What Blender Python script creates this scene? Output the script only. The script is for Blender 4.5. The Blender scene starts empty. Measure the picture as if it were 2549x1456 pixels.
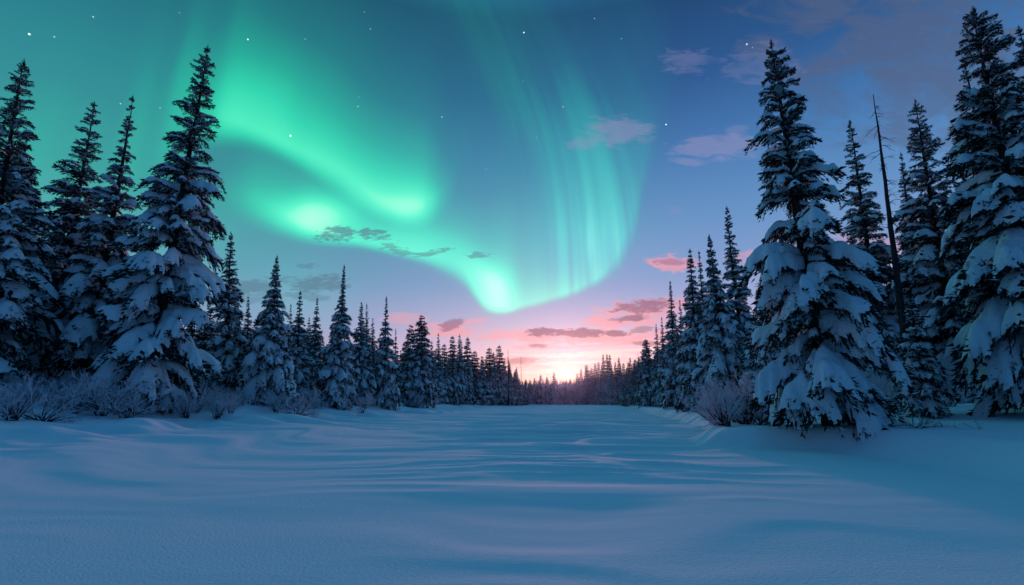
import bpy, math, random
import numpy as np
from mathutils import Vector, Matrix, Quaternion

scene = bpy.context.scene
COL = scene.collection
PI = math.pi

# ------------------------------------------------------------------ camera
FPX, PITCH, CAMZ = 455.1, math.radians(13.6), 1.4
cam_data = bpy.data.cameras.new("camera")
cam_data.lens = 16.0
cam_data.sensor_width = 36.0
cam_data.clip_start = 0.1
cam_data.clip_end = 5000
cam = bpy.data.objects.new("camera", cam_data)
COL.objects.link(cam)
cam.location = (0, 0, CAMZ)
cam.rotation_euler = (PI / 2 + PITCH, 0, 0)
scene.camera = cam
scene.view_settings.view_transform = 'Standard'
scene.view_settings.look = 'None'
scene.view_settings.exposure = 0
scene.view_settings.gamma = 1
scene.cycles.use_denoising = True
scene.cycles.max_bounces = 6
scene.cycles.volume_bounces = 0
scene.cycles.transparent_max_bounces = 4


def uv(x, y):
    """a direction as x/y and z/y slopes, from survey sheet coordinates 2549 wide"""
    a = (x * 1024 / 2549 - 512); b = 292.5 - y * 1024 / 2549
    c, s = math.cos(PITCH), math.sin(PITCH)
    dy = FPX * c - b * s
    dz = FPX * s + b * c
    return a / dy, dz / dy


# ------------------------------------------------------------------ sun
SU, SV = uv(1412, 930)
sun_dir = Vector((SU, 1, SV)).normalized()
sl = bpy.data.lights.new("sun", 'SUN')
sl.energy = 1.4
sl.angle = math.radians(3.5)
sl.color = (1.0, 0.42, 0.56)
sun = bpy.data.objects.new("sun", sl)
COL.objects.link(sun)
sun.rotation_euler = (-sun_dir).to_track_quat('-Z', 'Y').to_euler()

# ------------------------------------------------------------------ world: twilight sky, aurora, clouds, stars
world = bpy.data.worlds.new("World")
scene.world = world
world.use_nodes = True
wt = world.node_tree
wt.nodes.clear()
WN, WL = wt.nodes, wt.links


class E:
    """small expression wrapper over math nodes"""
    def __init__(s, v): s.v = v

    @staticmethod
    def op(name, *a):
        n = WN.new('ShaderNodeMath'); n.operation = name
        for i, x in enumerate(a):
            if isinstance(x, E): WL.new(x.v, n.inputs[i])
            else: n.inputs[i].default_value = x
        return E(n.outputs[0])
    def __add__(s, o): return E.op('ADD', s, o)
    __radd__ = __add__
    def __sub__(s, o): return E.op('SUBTRACT', s, o)
    def __rsub__(s, o): return E.op('SUBTRACT', o, s)
    def __mul__(s, o): return E.op('MULTIPLY', s, o)
    __rmul__ = __mul__
    def __truediv__(s, o): return E.op('DIVIDE', s, o)
    def max(s, o): return E.op('MAXIMUM', s, o)
    def min(s, o): return E.op('MINIMUM', s, o)
    def pow(s, o): return E.op('POWER', s, o)
    def exp(s): return E.op('EXPONENT', s)
    def sq(s): return E.op('MULTIPLY', s, s)


def smooth(x, a, b, lo=0.0, hi=1.0):
    n = WN.new('ShaderNodeMapRange'); n.interpolation_type = 'SMOOTHSTEP'; n.clamp = True
    WL.new(x.v, n.inputs[0])
    for i, q in enumerate((a, b, lo, hi)):
        if isinstance(q, E): WL.new(q.v, n.inputs[i + 1])
        else: n.inputs[i + 1].default_value = q
    return E(n.outputs[0])


def curve(x, pts, hi):
    """value curve over u; pts = [(u, value)], values 0..hi"""
    lo_u, hi_u = pts[0][0], pts[-1][0]
    m = WN.new('ShaderNodeMapRange'); m.clamp = True
    WL.new(x.v, m.inputs[0]); m.inputs[1].default_value = lo_u; m.inputs[2].default_value = hi_u
    n = WN.new('ShaderNodeFloatCurve')
    WL.new(m.outputs[0], n.inputs['Value'])
    c = n.mapping.curves[0]
    while len(c.points) > 2: c.points.remove(c.points[1])
    P = [((a - lo_u) / (hi_u - lo_u), b / hi) for a, b in pts]
    c.points[0].location = P[0]; c.points[1].location = P[-1]
    for a, b in P[1:-1]: c.points.new(a, b)
    n.mapping.update()
    return E(n.outputs[0]) * hi


def ramp(x, stops):
    n = WN.new('ShaderNodeValToRGB')
    WL.new(x.v, n.inputs[0])
    el = n.color_ramp.elements
    el[0].position, el[0].color = stops[0][0], (*stops[0][1], 1)
    el[1].position, el[1].color = stops[-1][0], (*stops[-1][1], 1)
    for p, c in stops[1:-1]:
        e = el.new(p); e.color = (*c, 1)
    return n.outputs[0]


def mixc(f, a, b, mode='MIX'):
    n = WN.new('ShaderNodeMix'); n.data_type = 'RGBA'; n.blend_type = mode
    n.clamp_factor = True
    if isinstance(f, E): WL.new(f.v, n.inputs[0])
    else: n.inputs[0].default_value = f
    for i, q in ((6, a), (7, b)):
        if isinstance(q, tuple): n.inputs[i].default_value = (*q, 1)
        else: WL.new(q, n.inputs[i])
    return n.outputs[2]


def noise(vec, scale, detail=2, rough=0.5, dist=0.0):
    n = WN.new('ShaderNodeTexNoise'); n.noise_dimensions = '3D'
    WL.new(vec, n.inputs['Vector'])
    n.inputs['Scale'].default_value = scale; n.inputs['Detail'].default_value = detail
    n.inputs['Roughness'].default_value = rough; n.inputs['Distortion'].default_value = dist
    return n


def comb(x, y, z=0.0):
    n = WN.new('ShaderNodeCombineXYZ')
    for i, q in enumerate((x, y, z)):
        if isinstance(q, E): WL.new(q.v, n.inputs[i])
        else: n.inputs[i].default_value = q
    return n.outputs[0]


tc = WN.new('ShaderNodeTexCoord')
sep = WN.new('ShaderNodeSeparateXYZ')
WL.new(tc.outputs['Generated'], sep.inputs[0])
DX, DY, DZ = (E(sep.outputs[i]) for i in range(3))
yy = DY.max(0.06)
U, V = DX / yy, DZ / yy
front = smooth(DY, 0.05, 0.35)


def srgb(r, g, b):
    f = lambda c: (c / 255 / 12.92) if c <= 10 else ((c / 255 + 0.055) / 1.055) ** 2.4
    return f(r), f(g), f(b)


# base twilight gradient over the sine of elevation
def sine_el(x, y):
    a, b = uv(x, y)
    return b / math.sqrt(1 + a * a + b * b)


def vs(y, x=1600): return max(0.0, sine_el(x, y))

cool = ramp(DZ, [(0.0, srgb(228, 180, 190)), (vs(940), srgb(222, 180, 196)), (vs(880), srgb(196, 174, 210)),
                 (vs(800), srgb(160, 167, 212)), (vs(700), srgb(124, 154, 202)), (vs(560), srgb(94, 142, 193)),
                 (vs(400), srgb(64, 119, 176)), (vs(220), srgb(36, 86, 142)), (vs(0), srgb(21, 66, 112)),
                 (0.80, srgb(36, 126, 172)), (1.0, srgb(54, 156, 202))])
teal = ramp(DZ, [(0.0, srgb(190, 160, 190)), (vs(900), srgb(160, 156, 192)), (vs(800), srgb(122, 152, 188)), (vs(700), srgb(92, 148, 176)),
                 (vs(560), srgb(62, 138, 156)), (vs(340), srgb(40, 124, 142)), (vs(120), srgb(26, 94, 120)), (vs(0), srgb(20, 78, 106)),
                 (0.80, srgb(36, 126, 166)), (1.0, srgb(54, 156, 200))])
side = smooth(U, uv(520, 500)[0], uv(1500, 500)[0], 1.0, 0.0) * front
base = mixc(side, cool, teal)
# sky behind the viewer: even deep blue
base = mixc(smooth(DY, -0.25, 0.15), srgb(17, 78, 126), base)

# low sun glow (wide warm band and tight glare)
dotn = WN.new('ShaderNodeVectorMath'); dotn.operation = 'DOT_PRODUCT'
WL.new(tc.outputs['Generated'], dotn.inputs[0]); dotn.inputs[1].default_value = sun_dir
ang = E.op('ARCCOSINE', E(dotn.outputs['Value']).min(1.0))
su = (U - SU); sv = (V - SV)
wide = (su.sq() * -6.5 + sv.sq() * -75.0).exp() * front
mid = (su.sq() * -30.0 + sv.sq() * -170.0).exp() * front
glare = (ang.sq() * (-1 / 0.032 ** 2)).exp()
core = (ang.sq() * (-1 / 0.0062 ** 2)).exp()
base = mixc(wide * 0.5, base, srgb(250, 200, 214))
base = mixc(mid * 0.3, base, srgb(255, 204, 172))

# ---------------- aurora
def fold(points, val=1):
    return [(uv(p[0], p[1])[0], (uv(p[0], p[1])[1] if val == 1 else p[2])) for p in points]

wob = E(noise(comb(U * 1.0, V * 0.35), 3.0, 2).outputs['Fac']) - 0.5
Uw = U + wob * 0.03


def curtain(edge, amp, dec, soft, slow=0.25, slow_d=0.6):
    e = curve(Uw, [uv(x, y) for x, y in edge], 1.2)
    ys = dict(edge)
    def at(x):
        xs = sorted(ys)
        return float(np.interp(x, xs, [ys[q] for q in xs]))
    a = curve(U, [(uv(x, at(x))[0], q) for x, q in amp], 1.6)
    d = curve(U, [(uv(x, at(x))[0], q) for x, q in dec], 1.0)
    s = curve(U, [(uv(x, at(x))[0], q) for x, q in soft], 0.4)
    t = V - e
    tp = t.max(0.0)
    body = (tp / d * -1.0).exp() * (1 - slow) + (tp / slow_d * -1.0).exp() * slow
    rise = smooth(t, s * -1.0, s)
    return a * rise * body

A = curtain([(-200, 560), (100, 520), (300, 430), (420, 370), (540, 336), (640, 350), (740, 395), (840, 452), (900, 492), (960, 525), (1040, 540), (1090, 520), (1140, 440), (1200, 300)],
            [(-200, .30), (100, .27), (240, .25), (310, .46), (365, .34), (430, .60), (490, .56), (560, .80), (640, .80), (740, .76), (860, .80), (960, .84), (1020, .86), (1065, .62), (1100, .28), (1140, .1), (1200, 0)],
            [(-200, .42), (250, .40), (420, .38), (560, .31), (700, .23), (800, .20), (900, .17), (1000, .14), (1200, .12)],
            [(-200, .34), (300, .34), (420, .22), (500, .10), (580, .05), (700, .035), (850, .045), (1000, .035), (1090, .05), (1200, .2)], .13, .42)
B = curtain([(520, 470), (590, 505), (650, 535), (720, 570), (800, 597), (900, 612), (1000, 634), (1090, 662), (1150, 695), (1185, 740), (1210, 768), (1245, 777), (1300, 768), (1370, 750), (1450, 722), (1515, 682), (1560, 615), (1590, 520), (1615, 430), (1645, 330), (1700, 200)],
            [(520, 0), (580, .25), (640, .58), (720, .8), (790, 1.0), (860, .95), (930, .86), (1050, .86), (1150, .92), (1205, 1.0), (1245, 1.02), (1275, .9), (1310, .72), (1370, .74), (1440, .80), (1500, .66), (1560, .5), (1600, .34), (1640, .16), (1700, 0)],
            [(520, .1), (640, .12), (760, .13), (880, .11), (1000, .13), (1150, .13), (1240, .16), (1300, .17), (1400, .22), (1500, .28), (1600, .35), (1700, .4)],
            [(520, .05), (640, .05), (760, .035), (900, .018), (1050, .022), (1150, .035), (1230, .016), (1370, .014), (1500, .022), (1560, .05), (1700, .08)], .12, .5)


def ell(cx, cy, rx, ry, rot=0.0, k=1.0):
    """soft elliptical patch of light, rotated, radii in survey units"""
    c = uv(cx, cy)
    dxu, dxv = uv(cx + rx, cy)[0] - c[0], 0
    ryv = uv(cx, cy - ry)[1] - c[1]
    du, dv = U - c[0], V - c[1]
    cr, sr = math.cos(rot), math.sin(rot)
    a = (du * cr + dv * sr) * (1 / dxu)
    b = (dv * cr - du * sr) * (1 / ryv)
    return ((a.sq() + b.sq()) * -1.0).exp() * k

# ray structure: lines slanting towards the magnetic zenith
bx0 = V - uv(1440, 400)[1]
bendv = (bx0 + E.op('SQRT', bx0.sq() + 0.05)) * 0.5
ray_u = U + bendv * 0.42 - V * 0.05
rn = E(noise(comb(ray_u * 1.0, V * 0.05), 14.0, 2, .5).outputs['Fac'])
rfine = E(noise(comb(ray_u * 1.0, V * 0.02, 3.0), 42.0, 2, .5).outputs['Fac'])
lowv = smooth(V, uv(1400, 640)[1], uv(1400, 380)[1], 1.4, 0.1)
right_part = smooth(U, uv(1290, 700)[0], uv(1420, 600)[0])
rays = 1 + right_part * ((rn - 0.5) * 1.0 + (rfine - 0.5) * lowv)
# left vertical columns
cn = E(noise(comb(U * 1.0 + V * -0.04, V * 0.06, 7.0), 7.5, 1, .5).outputs['Fac'])
cols = 1 + smooth(U, uv(560, 300)[0], uv(760, 300)[0], 1.0, 0.0) * (cn - 0.5) * 0.9
# broad tall veil above the right curtain
veil_u = U + bendv * 0.48
veil = (((veil_u - uv(1500, 600)[0]) * (1 / 0.14)).sq() * -1.0).exp() * smooth(V, uv(1400, 720)[1], uv(1400, 560)[1]) * 0.34
veil2 = (((veil_u - uv(1375, 600)[0]) * (1 / 0.05)).sq() * -1.0).exp() * smooth(V, uv(1400, 420)[1], uv(1400, 120)[1]) * 0.16
vn = smooth(rn * 0.75 + rfine * 0.25, 0.3, 0.7, 0.6, 1.25)
I = A * cols + B * rays + (veil + veil2) * vn * smooth(V, uv(1400, 380)[1], uv(1400, 60)[1], 1.0, 0.45)
I = I + ell(790, 532, 95, 46, 0.0, .55) + ell(1238, 716, 42, 56, .1, .36) + ell(1208, 684, 66, 30, -.8, .32) + ell(560, 560, 190, 120, 0, .16) \
      + ell(740, 720, 120, 90, 0, .22) + ell(60, 420, 260, 330, 0, .20) + ell(420, 560, 260, 220, 0, .16) + ell(1030, 500, 60, 38, 0, .12) \
      + ell(1040, 600, 140, 50, -.15, .18) + ell(620, 250, 140, 120, -.3, .18) + ell(1466, 610, 7, 60, .0, .22)
I = I * front
I = I.max(0.0)
glow = ramp(I * 0.625, [(0.0, (0, 0, 0)), (0.15, (0.002, 0.10, 0.062)), (0.3, (0.004, 0.31, 0.165)), (0.45, (0.016, 0.58, 0.30)),
                        (0.6, (0.07, 0.80, 0.43)), (0.76, (0.30, 0.97, 0.58)), (1.0, (0.60, 1.0, 0.78))])
keep = (I * smooth(V, uv(1274, 780)[1], uv(1274, 380)[1], -0.4, -1.0)).exp()
skyc = mixc(1.0, base, comb(keep, keep, keep), 'MULTIPLY')
tint = mixc(smooth(U, uv(1270, 600)[0], uv(1400, 600)[0]) * smooth(V, uv(1400, 760)[1], uv(1400, 640)[1]), (1.0, 1.0, 1.0), (1.5, .74, 1.05))
glow = mixc(1.0, glow, tint, 'MULTIPLY')
skyc = mixc(1.0, skyc, glow, 'ADD')

# ---------------- stars
stars = [(73, 85, 1.0), (232, 42, .35), (617, 98, .8), (723, 338, 1.6), (891, 265, .4), (1100, 291, .5), (1304, 81, .9),
         (1859, 110, 1.0), (1658, 310, .9), (1873, 118, .3), (1547, 96, .25), (300, 258, .3), (1480, 46, .25), (922, 72, .25)]
sa = None
for x, y, b in stars:
    u_, v_ = uv(x, y)
    d = Vector((u_, 1, v_)).normalized()
    n = WN.new('ShaderNodeVectorMath'); n.operation = 'DISTANCE'
    WL.new(tc.outputs['Generated'], n.inputs[0]); n.inputs[1].default_value = d
    r = 0.0011 + 0.0007 * b
    q = smooth(E(n.outputs['Value']), r * 0.25, r, min(1.6, b * 1.3 + .2), 0.0)
    sa = q if sa is None else sa + q
vor = WN.new('ShaderNodeTexVoronoi'); vor.inputs['Scale'].default_value = 38
WL.new(tc.outputs['Generated'], vor.inputs['Vector'])
vsep = WN.new('ShaderNodeSeparateColor'); WL.new(vor.outputs['Color'], vsep.inputs[0])
faint = smooth(E(vor.outputs['Distance']), 0.02, 0.06, 0.5, 0.0) * smooth(E(vsep.outputs[0]), .6, 1.0) * smooth(DZ, .35, .55)
sa = sa + faint
skyc = mixc(1.0, skyc, mixc(1.0, comb(sa, sa, sa), (0.85, 1.0, 0.97), 'MULTIPLY'), 'ADD')

# ---------------- clouds
cbig = E(noise(comb(U * 1.0, V * 1.8), 5.0, 5, .62, .6).outputs['Fac']) - 0.5
cn1 = E(noise(comb(U * 1.0, V * 2.6), 17.0, 5, .6, .5).outputs['Fac']) - 0.5
cn2 = E(noise(comb(U * 1.0, V * 3.4, 5.0), 48.0, 4, .65, .4).outputs['Fac']) - 0.5


def cloud(cx, cy, rx, ry, rot=0.0, flat=0.0, n1=1.3, n2=.5, gain=1.0, edge=0.8):
    """cloud body; flat > 0 squares off the underside"""
    c = uv(cx, cy)
    if ry < 30: rx, ry = rx * 1.22, ry * 1.22
    rxu = uv(cx + rx, cy)[0] - c[0]; ryv = uv(cx, cy - ry)[1] - c[1]
    du, dv = U - c[0], V - c[1]
    cr, sr = math.cos(rot), math.sin(rot)
    a = (du * cr + dv * sr) * (1 / rxu)
    b = (dv * cr - du * sr) * (1 / ryv)
    r = a.sq() + b.sq()
    if flat: r = r + (b * -1.0 - 0.1).max(0.0) * flat
    big = cbig if rx > 150 and ry > 60 else cn1
    return smooth(r - big * (n1 * 4.2) - cn2 * (n2 * 5.0), 1.0 - edge, 1.0 + edge * .5, gain, 0.0)


def pile(lst):
    out = None
    for c in lst:
        q = cloud(*c)
        out = q if out is None else out.max(q)
    return out * front

# pale pink-lilac high clouds and the broad grey veil upper right
high = pile([(1540, 325, 85, 36, 0, 0, 1.1, .14, .55, 1.), (1455, 355, 40, 14, 0, 0, 1.1, .14, .35, .95), (1800, 362, 115, 34, .1, 0, 1.1, .14, .6, .95),
             (1712, 402, 40, 10, 0, 0, 1., .14, .5, .9), (1708, 152, 60, 30, 0, 0, 1.3, .2, .3, 1.), (1835, 330, 30, 16, 0, 0, 1.1, .14, .3, .9),
             (1680, 522, 22, 10, 0, 0, 1., .14, .25, .9), (1890, 160, 90, 50, .2, 0, 1.4, .2, .22, 1.)])
veilc = pile([(2250, 90, 330, 170, -.25, 0, 1.6, .12, .62, 1.), (2420, 210, 420, 120, .1, 0, 1.6, .12, .5, 1.), (2060, 40, 160, 90, -.5, 0, 1.7, .12, .55, 1.)])
skyc = mixc(veilc * 1.15, skyc, srgb(78, 94, 126))
skyc = mixc(veilc * smooth(cn1, .05, .3) * .5, skyc, srgb(112, 110, 140))
skyc = mixc(high * .9, skyc, srgb(138, 140, 182))
# dark grey-teal clouds against the aurora
dark = pile([(850, 583, 52, 14, 0, 0, 1.1, 1.0, .75, .8), (925, 585, 44, 11, -.15, 0, 1.1, 1.0, .75, .8), (992, 624, 34, 9, -.35, 0, 1.2, 1.2, .55, .8),
             (1072, 630, 36, 6, .18, 0, 1.2, 1.2, .6, .8), (1186, 636, 28, 7, .0, 0, 1.2, 1.2, .6, .8), (628, 717, 52, 17, 0, 0, 1.0, .6, .7, .8),
             (790, 708, 62, 18, .05, 0, 1.0, .7, .75, .8), (725, 695, 50, 10, 0, 0, 1.1, .8, .5, .8), (765, 661, 22, 6, 0, 0, 1., .8, .5, .8),
             (765, 738, 50, 9, -.1, 0, 1.1, .8, .5, .8), (600, 745, 60, 10, 0, 0, 1., .6, .4, .8)])
skyc = mixc(dark, skyc, srgb(78, 120, 140))
# pink rims then mauve bodies near the horizon
pink = pile([(1120, 822, 78, 16, 0, .5, .9, .5, .85, .8), (1185, 799, 30, 6, .1, 0, .8, .5, .6, .8), (1010, 796, 46, 15, 0, 0, .9, .5, .5, .9), (1672, 657, 52, 17, 0, .3, 1., .6, .8, .8),
             (1450, 838, 200, 17, 0, .3, .9, .5, .9, .8), (1590, 776, 100, 26, .12, .2, 1., .6, .85, .8), (1560, 800, 90, 12, 0, 0, .9, .5, .85, .8),
             (1270, 831, 90, 7, 0, 0, .8, .6, .5, .9), (1330, 864, 60, 6, 0, 0, .8, .6, .6, .9), (1600, 850, 80, 9, 0, 0, .8, .6, .7, .9), (1450, 862, 130, 4, .05, 0, .7, .6, .4, .9),
             (1870, 640, 60, 14, 0, 0, 1., .5, .5, .9), (1290, 900, 70, 13, 0, 0, .8, .6, .55, .9), (2160, 620, 160, 40, 0, 0, 1., .5, .35, 1.)])
skyc = mixc(pink * .9, skyc, srgb(234, 152, 166))
cream = pile([(1480, 885, 170, 5, 0, 0, 1.3, .8, .8, .8), (1420, 903, 90, 4, .03, 0, 1.3, .8, .8, .8), (1560, 873, 110, 4, .05, 0, 1.3, .8, .7, .8), (1330, 926, 60, 4, .05, 0, 1.2, .8, .6, .8)])
skyc = mixc(cream * .6, skyc, srgb(255, 228, 216))
mauve = pile([(1363, 830, 44, 13, 0, 1.2, .7, .5, .97, .5), (1457, 831, 50, 12, 0, 1.2, .7, .5, .97, .5), (1537, 832, 30, 8, 0, .8, .7, .5, .9, .5),
              (1596, 822, 28, 8, .1, .4, .8, .6, .6, .6), (1600, 764, 62, 16, .1, .3, .9, .7, .8, .7), (1565, 793, 42, 8, .05, .6, .8, .6, .85, .6), (1122, 810, 28, 12, .3, .6, .9, .5, .7, .7),
              (1340, 861, 22, 4, 0, 0, .6, .5, .7, .7), (1606, 855, 24, 5, 0, 0, .6, .5, .6, .7), (1292, 898, 38, 8, 0, 0, .7, .5, .6, .7), (1672, 652, 30, 7, 0, 0, .9, .6, .5, .7)])
skyc = mixc(mauve, skyc, srgb(122, 82, 122))

# sun disc and glare last
gl = mixc(1.0, comb(glare, glare, glare), (0.30, 0.09, 0.0), 'MULTIPLY')
co = mixc(1.0, comb(core, core, core), (5.0, 3.4, 1.8), 'MULTIPLY')
skyc = mixc(1.0, skyc, gl, 'ADD')
skyc = mixc(1.0, skyc, co, 'ADD')

nish = WN.new('ShaderNodeTexSky'); nish.sky_type = 'NISHITA'; nish.sun_disc = False
nish.sun_elevation = math.asin(sun_dir.z); nish.sun_rotation = math.atan2(sun_dir.x, sun_dir.y)
nmix = mixc(1.0, nish.outputs[0], (0.012, 0.010, 0.014), 'MULTIPLY')
skyc = mixc(1.0, skyc, nmix, 'ADD')
bg = WN.new('ShaderNodeBackground'); bg.inputs[1].default_value = 1.0
WL.new(skyc, bg.inputs[0])
wo = WN.new('ShaderNodeOutputWorld'); WL.new(bg.outputs[0], wo.inputs[0])
world.cycles.sampling_method = 'MANUAL'
world.cycles.sample_map_resolution = 512

# ------------------------------------------------------------------ materials
def material(name, color, rough=0.7, spec=0.3):
    m = bpy.data.materials.new(name); m.use_nodes = True
    b = m.node_tree.nodes['Principled BSDF']
    b.inputs['Base Color'].default_value = (*color, 1)
    b.inputs['Roughness'].default_value = rough
    b.inputs['Specular IOR Level'].default_value = spec
    return m, m.node_tree, b


def mottle(m, nt, b, c1, c2, scale, lo=0.35, hi=0.65, detail=3):
    tc_ = nt.nodes.new('ShaderNodeNewGeometry')
    n = nt.nodes.new('ShaderNodeTexNoise'); n.inputs['Scale'].default_value = scale; n.inputs['Detail'].default_value = detail
    nt.links.new(tc_.outputs['Position'], n.inputs['Vector'])
    r = nt.nodes.new('ShaderNodeValToRGB')
    r.color_ramp.elements[0].position = lo; r.color_ramp.elements[0].color = (*c1, 1)
    r.color_ramp.elements[1].position = hi; r.color_ramp.elements[1].color = (*c2, 1)
    nt.links.new(n.outputs['Fac'], r.inputs[0]); nt.links.new(r.outputs[0], b.inputs['Base Color'])
    return n


def bump(nt, b, scale, strength, dist, stretch=(1, 1, 1), prev=None, detail=4):
    g = nt.nodes.new('ShaderNodeNewGeometry')
    mp = nt.nodes.new('ShaderNodeMapping'); mp.inputs['Scale'].default_value = stretch
    nt.links.new(g.outputs['Position'], mp.inputs['Vector'])
    n = nt.nodes.new('ShaderNodeTexNoise'); n.inputs['Scale'].default_value = scale; n.inputs['Detail'].default_value = detail
    nt.links.new(mp.outputs[0], n.inputs['Vector'])
    bp = nt.nodes.new('ShaderNodeBump'); bp.inputs['Strength'].default_value = strength; bp.inputs['Distance'].default_value = dist
    nt.links.new(n.outputs['Fac'], bp.inputs['Height'])
    if prev: nt.links.new(prev.outputs[0], bp.inputs['Normal'])
    nt.links.new(bp.outputs[0], b.inputs['Normal'])
    return bp


M_NEEDLE, nt, b = material("spruce_needles", (0.016, 0.024, 0.022), .8, .1)
mottle(M_NEEDLE, nt, b, (0.010, 0.016, 0.018), (0.030, 0.042, 0.040), 2.2)
M_BARK, nt, b = material("spruce_bark", (0.03, 0.022, 0.018), .9, .1)
mottle(M_BARK, nt, b, (0.018, 0.014, 0.013), (0.05, 0.038, 0.034), 9)
bump(nt, b, 14, .6, .03, (1, 1, .25))
M_DEAD, nt, b = material("dead_wood", (0.05, 0.045, 0.045), .9, .1)
mottle(M_DEAD, nt, b, (0.02, 0.018, 0.02), (0.055, 0.048, 0.05), 5)
M_SNOW, nt, b = material("tree_snow", (0.80, 0.83, 0.88), .65, .25)
bump(nt, b, 7, .5, .10)
M_FROST, nt, b = material("hoar_frost", (0.58, 0.54, 0.62), .8, .15)
mottle(M_FROST, nt, b, (0.52, 0.49, 0.56), (0.80, 0.76, 0.84), 5)
M_STEM, nt, b = material("shrub_bark", (0.05, 0.04, 0.05), .9, .1)

M_GROUND, nt, b = material("snow_ground", (0.81, 0.85, 0.89), .9, .22)
b.inputs['Sheen Weight'].default_value = .18; b.inputs['Sheen Roughness'].default_value = .5; b.inputs['Sheen Tint'].default_value = (.85, .88, 1, 1)
p1 = bump(nt, b, 1.1, .10, .10, (.45, 1.2, 1))
p2 = bump(nt, b, 6, .12, .02, (.7, 1.2, 1), p1, 3)
p3 = bump(nt, b, 34, .55, .010, (1, 1, 1), p2, 3)


# ------------------------------------------------------------------ mesh helpers
def build(name, verts, faces4=None, faces3=None, mat=None, parent=None, smooth_=False):
    """one mesh object from numpy arrays of quads and triangles"""
    me = bpy.data.meshes.new(name)
    n4 = 0 if faces4 is None else len(faces4); n3 = 0 if faces3 is None else len(faces3)
    me.vertices.add(len(verts)); me.vertices.foreach_set('co', np.asarray(verts, np.float32).ravel())
    idx = []
    if n4: idx.append(np.asarray(faces4, np.int32).ravel())
    if n3: idx.append(np.asarray(faces3, np.int32).ravel())
    idx = np.concatenate(idx)
    me.loops.add(len(idx)); me.loops.foreach_set('vertex_index', idx)
    me.polygons.add(n4 + n3)
    starts = np.concatenate([np.arange(n4) * 4, n4 * 4 + np.arange(n3) * 3]).astype(np.int32)
    me.polygons.foreach_set('loop_start', starts)
    if smooth_: me.polygons.foreach_set('use_smooth', np.ones(n4 + n3, bool))
    me.update(calc_edges=True)
    me.materials.append(mat)
    o = bpy.data.objects.new(name, me); COL.objects.link(o)
    o.parent = parent
    return o


def tube(path, radii, sides=6, jitter=0, rng=None):
    """rings along a path -> verts, quads"""
    path = np.asarray(path, float); n = len(path)
    t = np.gradient(path, axis=0); t /= np.linalg.norm(t, axis=1, keepdims=True) + 1e-9
    ref = np.where(np.abs(t[:, 2:3]) > .9, np.array([[1., 0, 0]]), np.array([[0, 0, 1.]]))
    a = np.cross(t, ref); a /= np.linalg.norm(a, axis=1, keepdims=True) + 1e-9
    b_ = np.cross(t, a)
    th = np.linspace(0, 2 * PI, sides, endpoint=False)
    r = np.asarray(radii, float)[:, None, None] * np.ones((n, sides, 1))
    if jitter and rng is not None: r = r * (1 + rng.uniform(-jitter, jitter, (n, sides, 1)))
    v = path[:, None] + r * (np.cos(th)[None, :, None] * a[:, None] + np.sin(th)[None, :, None] * b_[:, None])
    i, j = np.meshgrid(np.arange(n - 1), np.arange(sides), indexing='ij')
    q = np.stack([i * sides + j, i * sides + (j + 1) % sides, (i + 1) * sides + (j + 1) % sides, (i + 1) * sides + j], -1).reshape(-1, 4)
    return v.reshape(-1, 3), q


class Bag:
    """collects pieces of ONE mesh"""
    def __init__(s): s.v = []; s.q = []; s.t = []; s.n = 0
    def add(s, v, q=None, t=None):
        v = np.asarray(v).reshape(-1, 3)
        if q is not None and len(q): s.q.append(np.asarray(q) + s.n)
        if t is not None and len(t): s.t.append(np.asarray(t) + s.n)
        s.v.append(v); s.n += len(v)
    def make(s, name, mat, parent, sm=False):
        return build(name, np.concatenate(s.v), np.concatenate(s.q) if s.q else None,
                     np.concatenate(s.t) if s.t else None, mat, parent, sm)


def thing(name, label, cat, group=None):
    o = bpy.data.objects.new(name, None); COL.objects.link(o)
    o.empty_display_size = .5
    o['label'] = label; o['category'] = cat
    if group: o['group'] = group
    return o


def copy_thing(src, label, group=None):
    c = src.copy(); COL.objects.link(c); c['label'] = label
    if group: c['group'] = group
    for ch in src.children:
        d = ch.copy(); COL.objects.link(d); d.parent = c
    return c


# ------------------------------------------------------------------ ground
def vnoise(x, y, seed=0):
    """smooth value noise on a lattice, -1..1"""
    xi = np.floor(x).astype(np.int64); yi = np.floor(y).astype(np.int64)
    fx = x - xi; fy = y - yi
    fx = fx * fx * fx * (fx * (fx * 6 - 15) + 10); fy = fy * fy * fy * (fy * (fy * 6 - 15) + 10)
    def h(a, b):
        k = (a * 374761393 + b * 668265263 + seed * 1442695041) & 0x7fffffff
        k = ((k ^ (k >> 13)) * 1274126177) & 0x7fffffff
        k = k ^ (k >> 16)
        return (k & 0xffff) / 32767.5 - 1
    return (h(xi, yi) * (1 - fx) + h(xi + 1, yi) * fx) * (1 - fy) + (h(xi, yi + 1) * (1 - fx) + h(xi + 1, yi + 1) * fx) * fy


def fbm(x, y, seed=0, octs=3):
    s = 0; a = 1; t = 0
    for k in range(octs):
        s = s + a * vnoise(x * 2 ** k, y * 2 ** k, seed + k); t += a; a *= .5
    return s / t


def sstep(x, a, b):
    t = np.clip((x - a) / (b - a), 0, 1); return t * t * (3 - 2 * t)


LY = [-80, 0, 14, 18, 23.4, 28, 35.6, 46.7, 68, 125, 240, 320, 600]
LX = [-23, -17.5, -17.3, -19.2, -20.8, -19.8, -17.4, -15, -13, -10, 3, 20, 120]
RY = [-80, 0, 8, 8.8, 11.3, 13.5, 14.8, 16, 17.5, 19.5, 23, 27, 35, 48, 74, 122, 215, 300, 600]
RX = [14, 9.8, 9.2, 9.3, 9.7, 9.3, 7.8, 6.4, 6.6, 8, 9.6, 10.7, 12.5, 15.1, 20.5, 31.3, 52.6, 72, 180]


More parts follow.
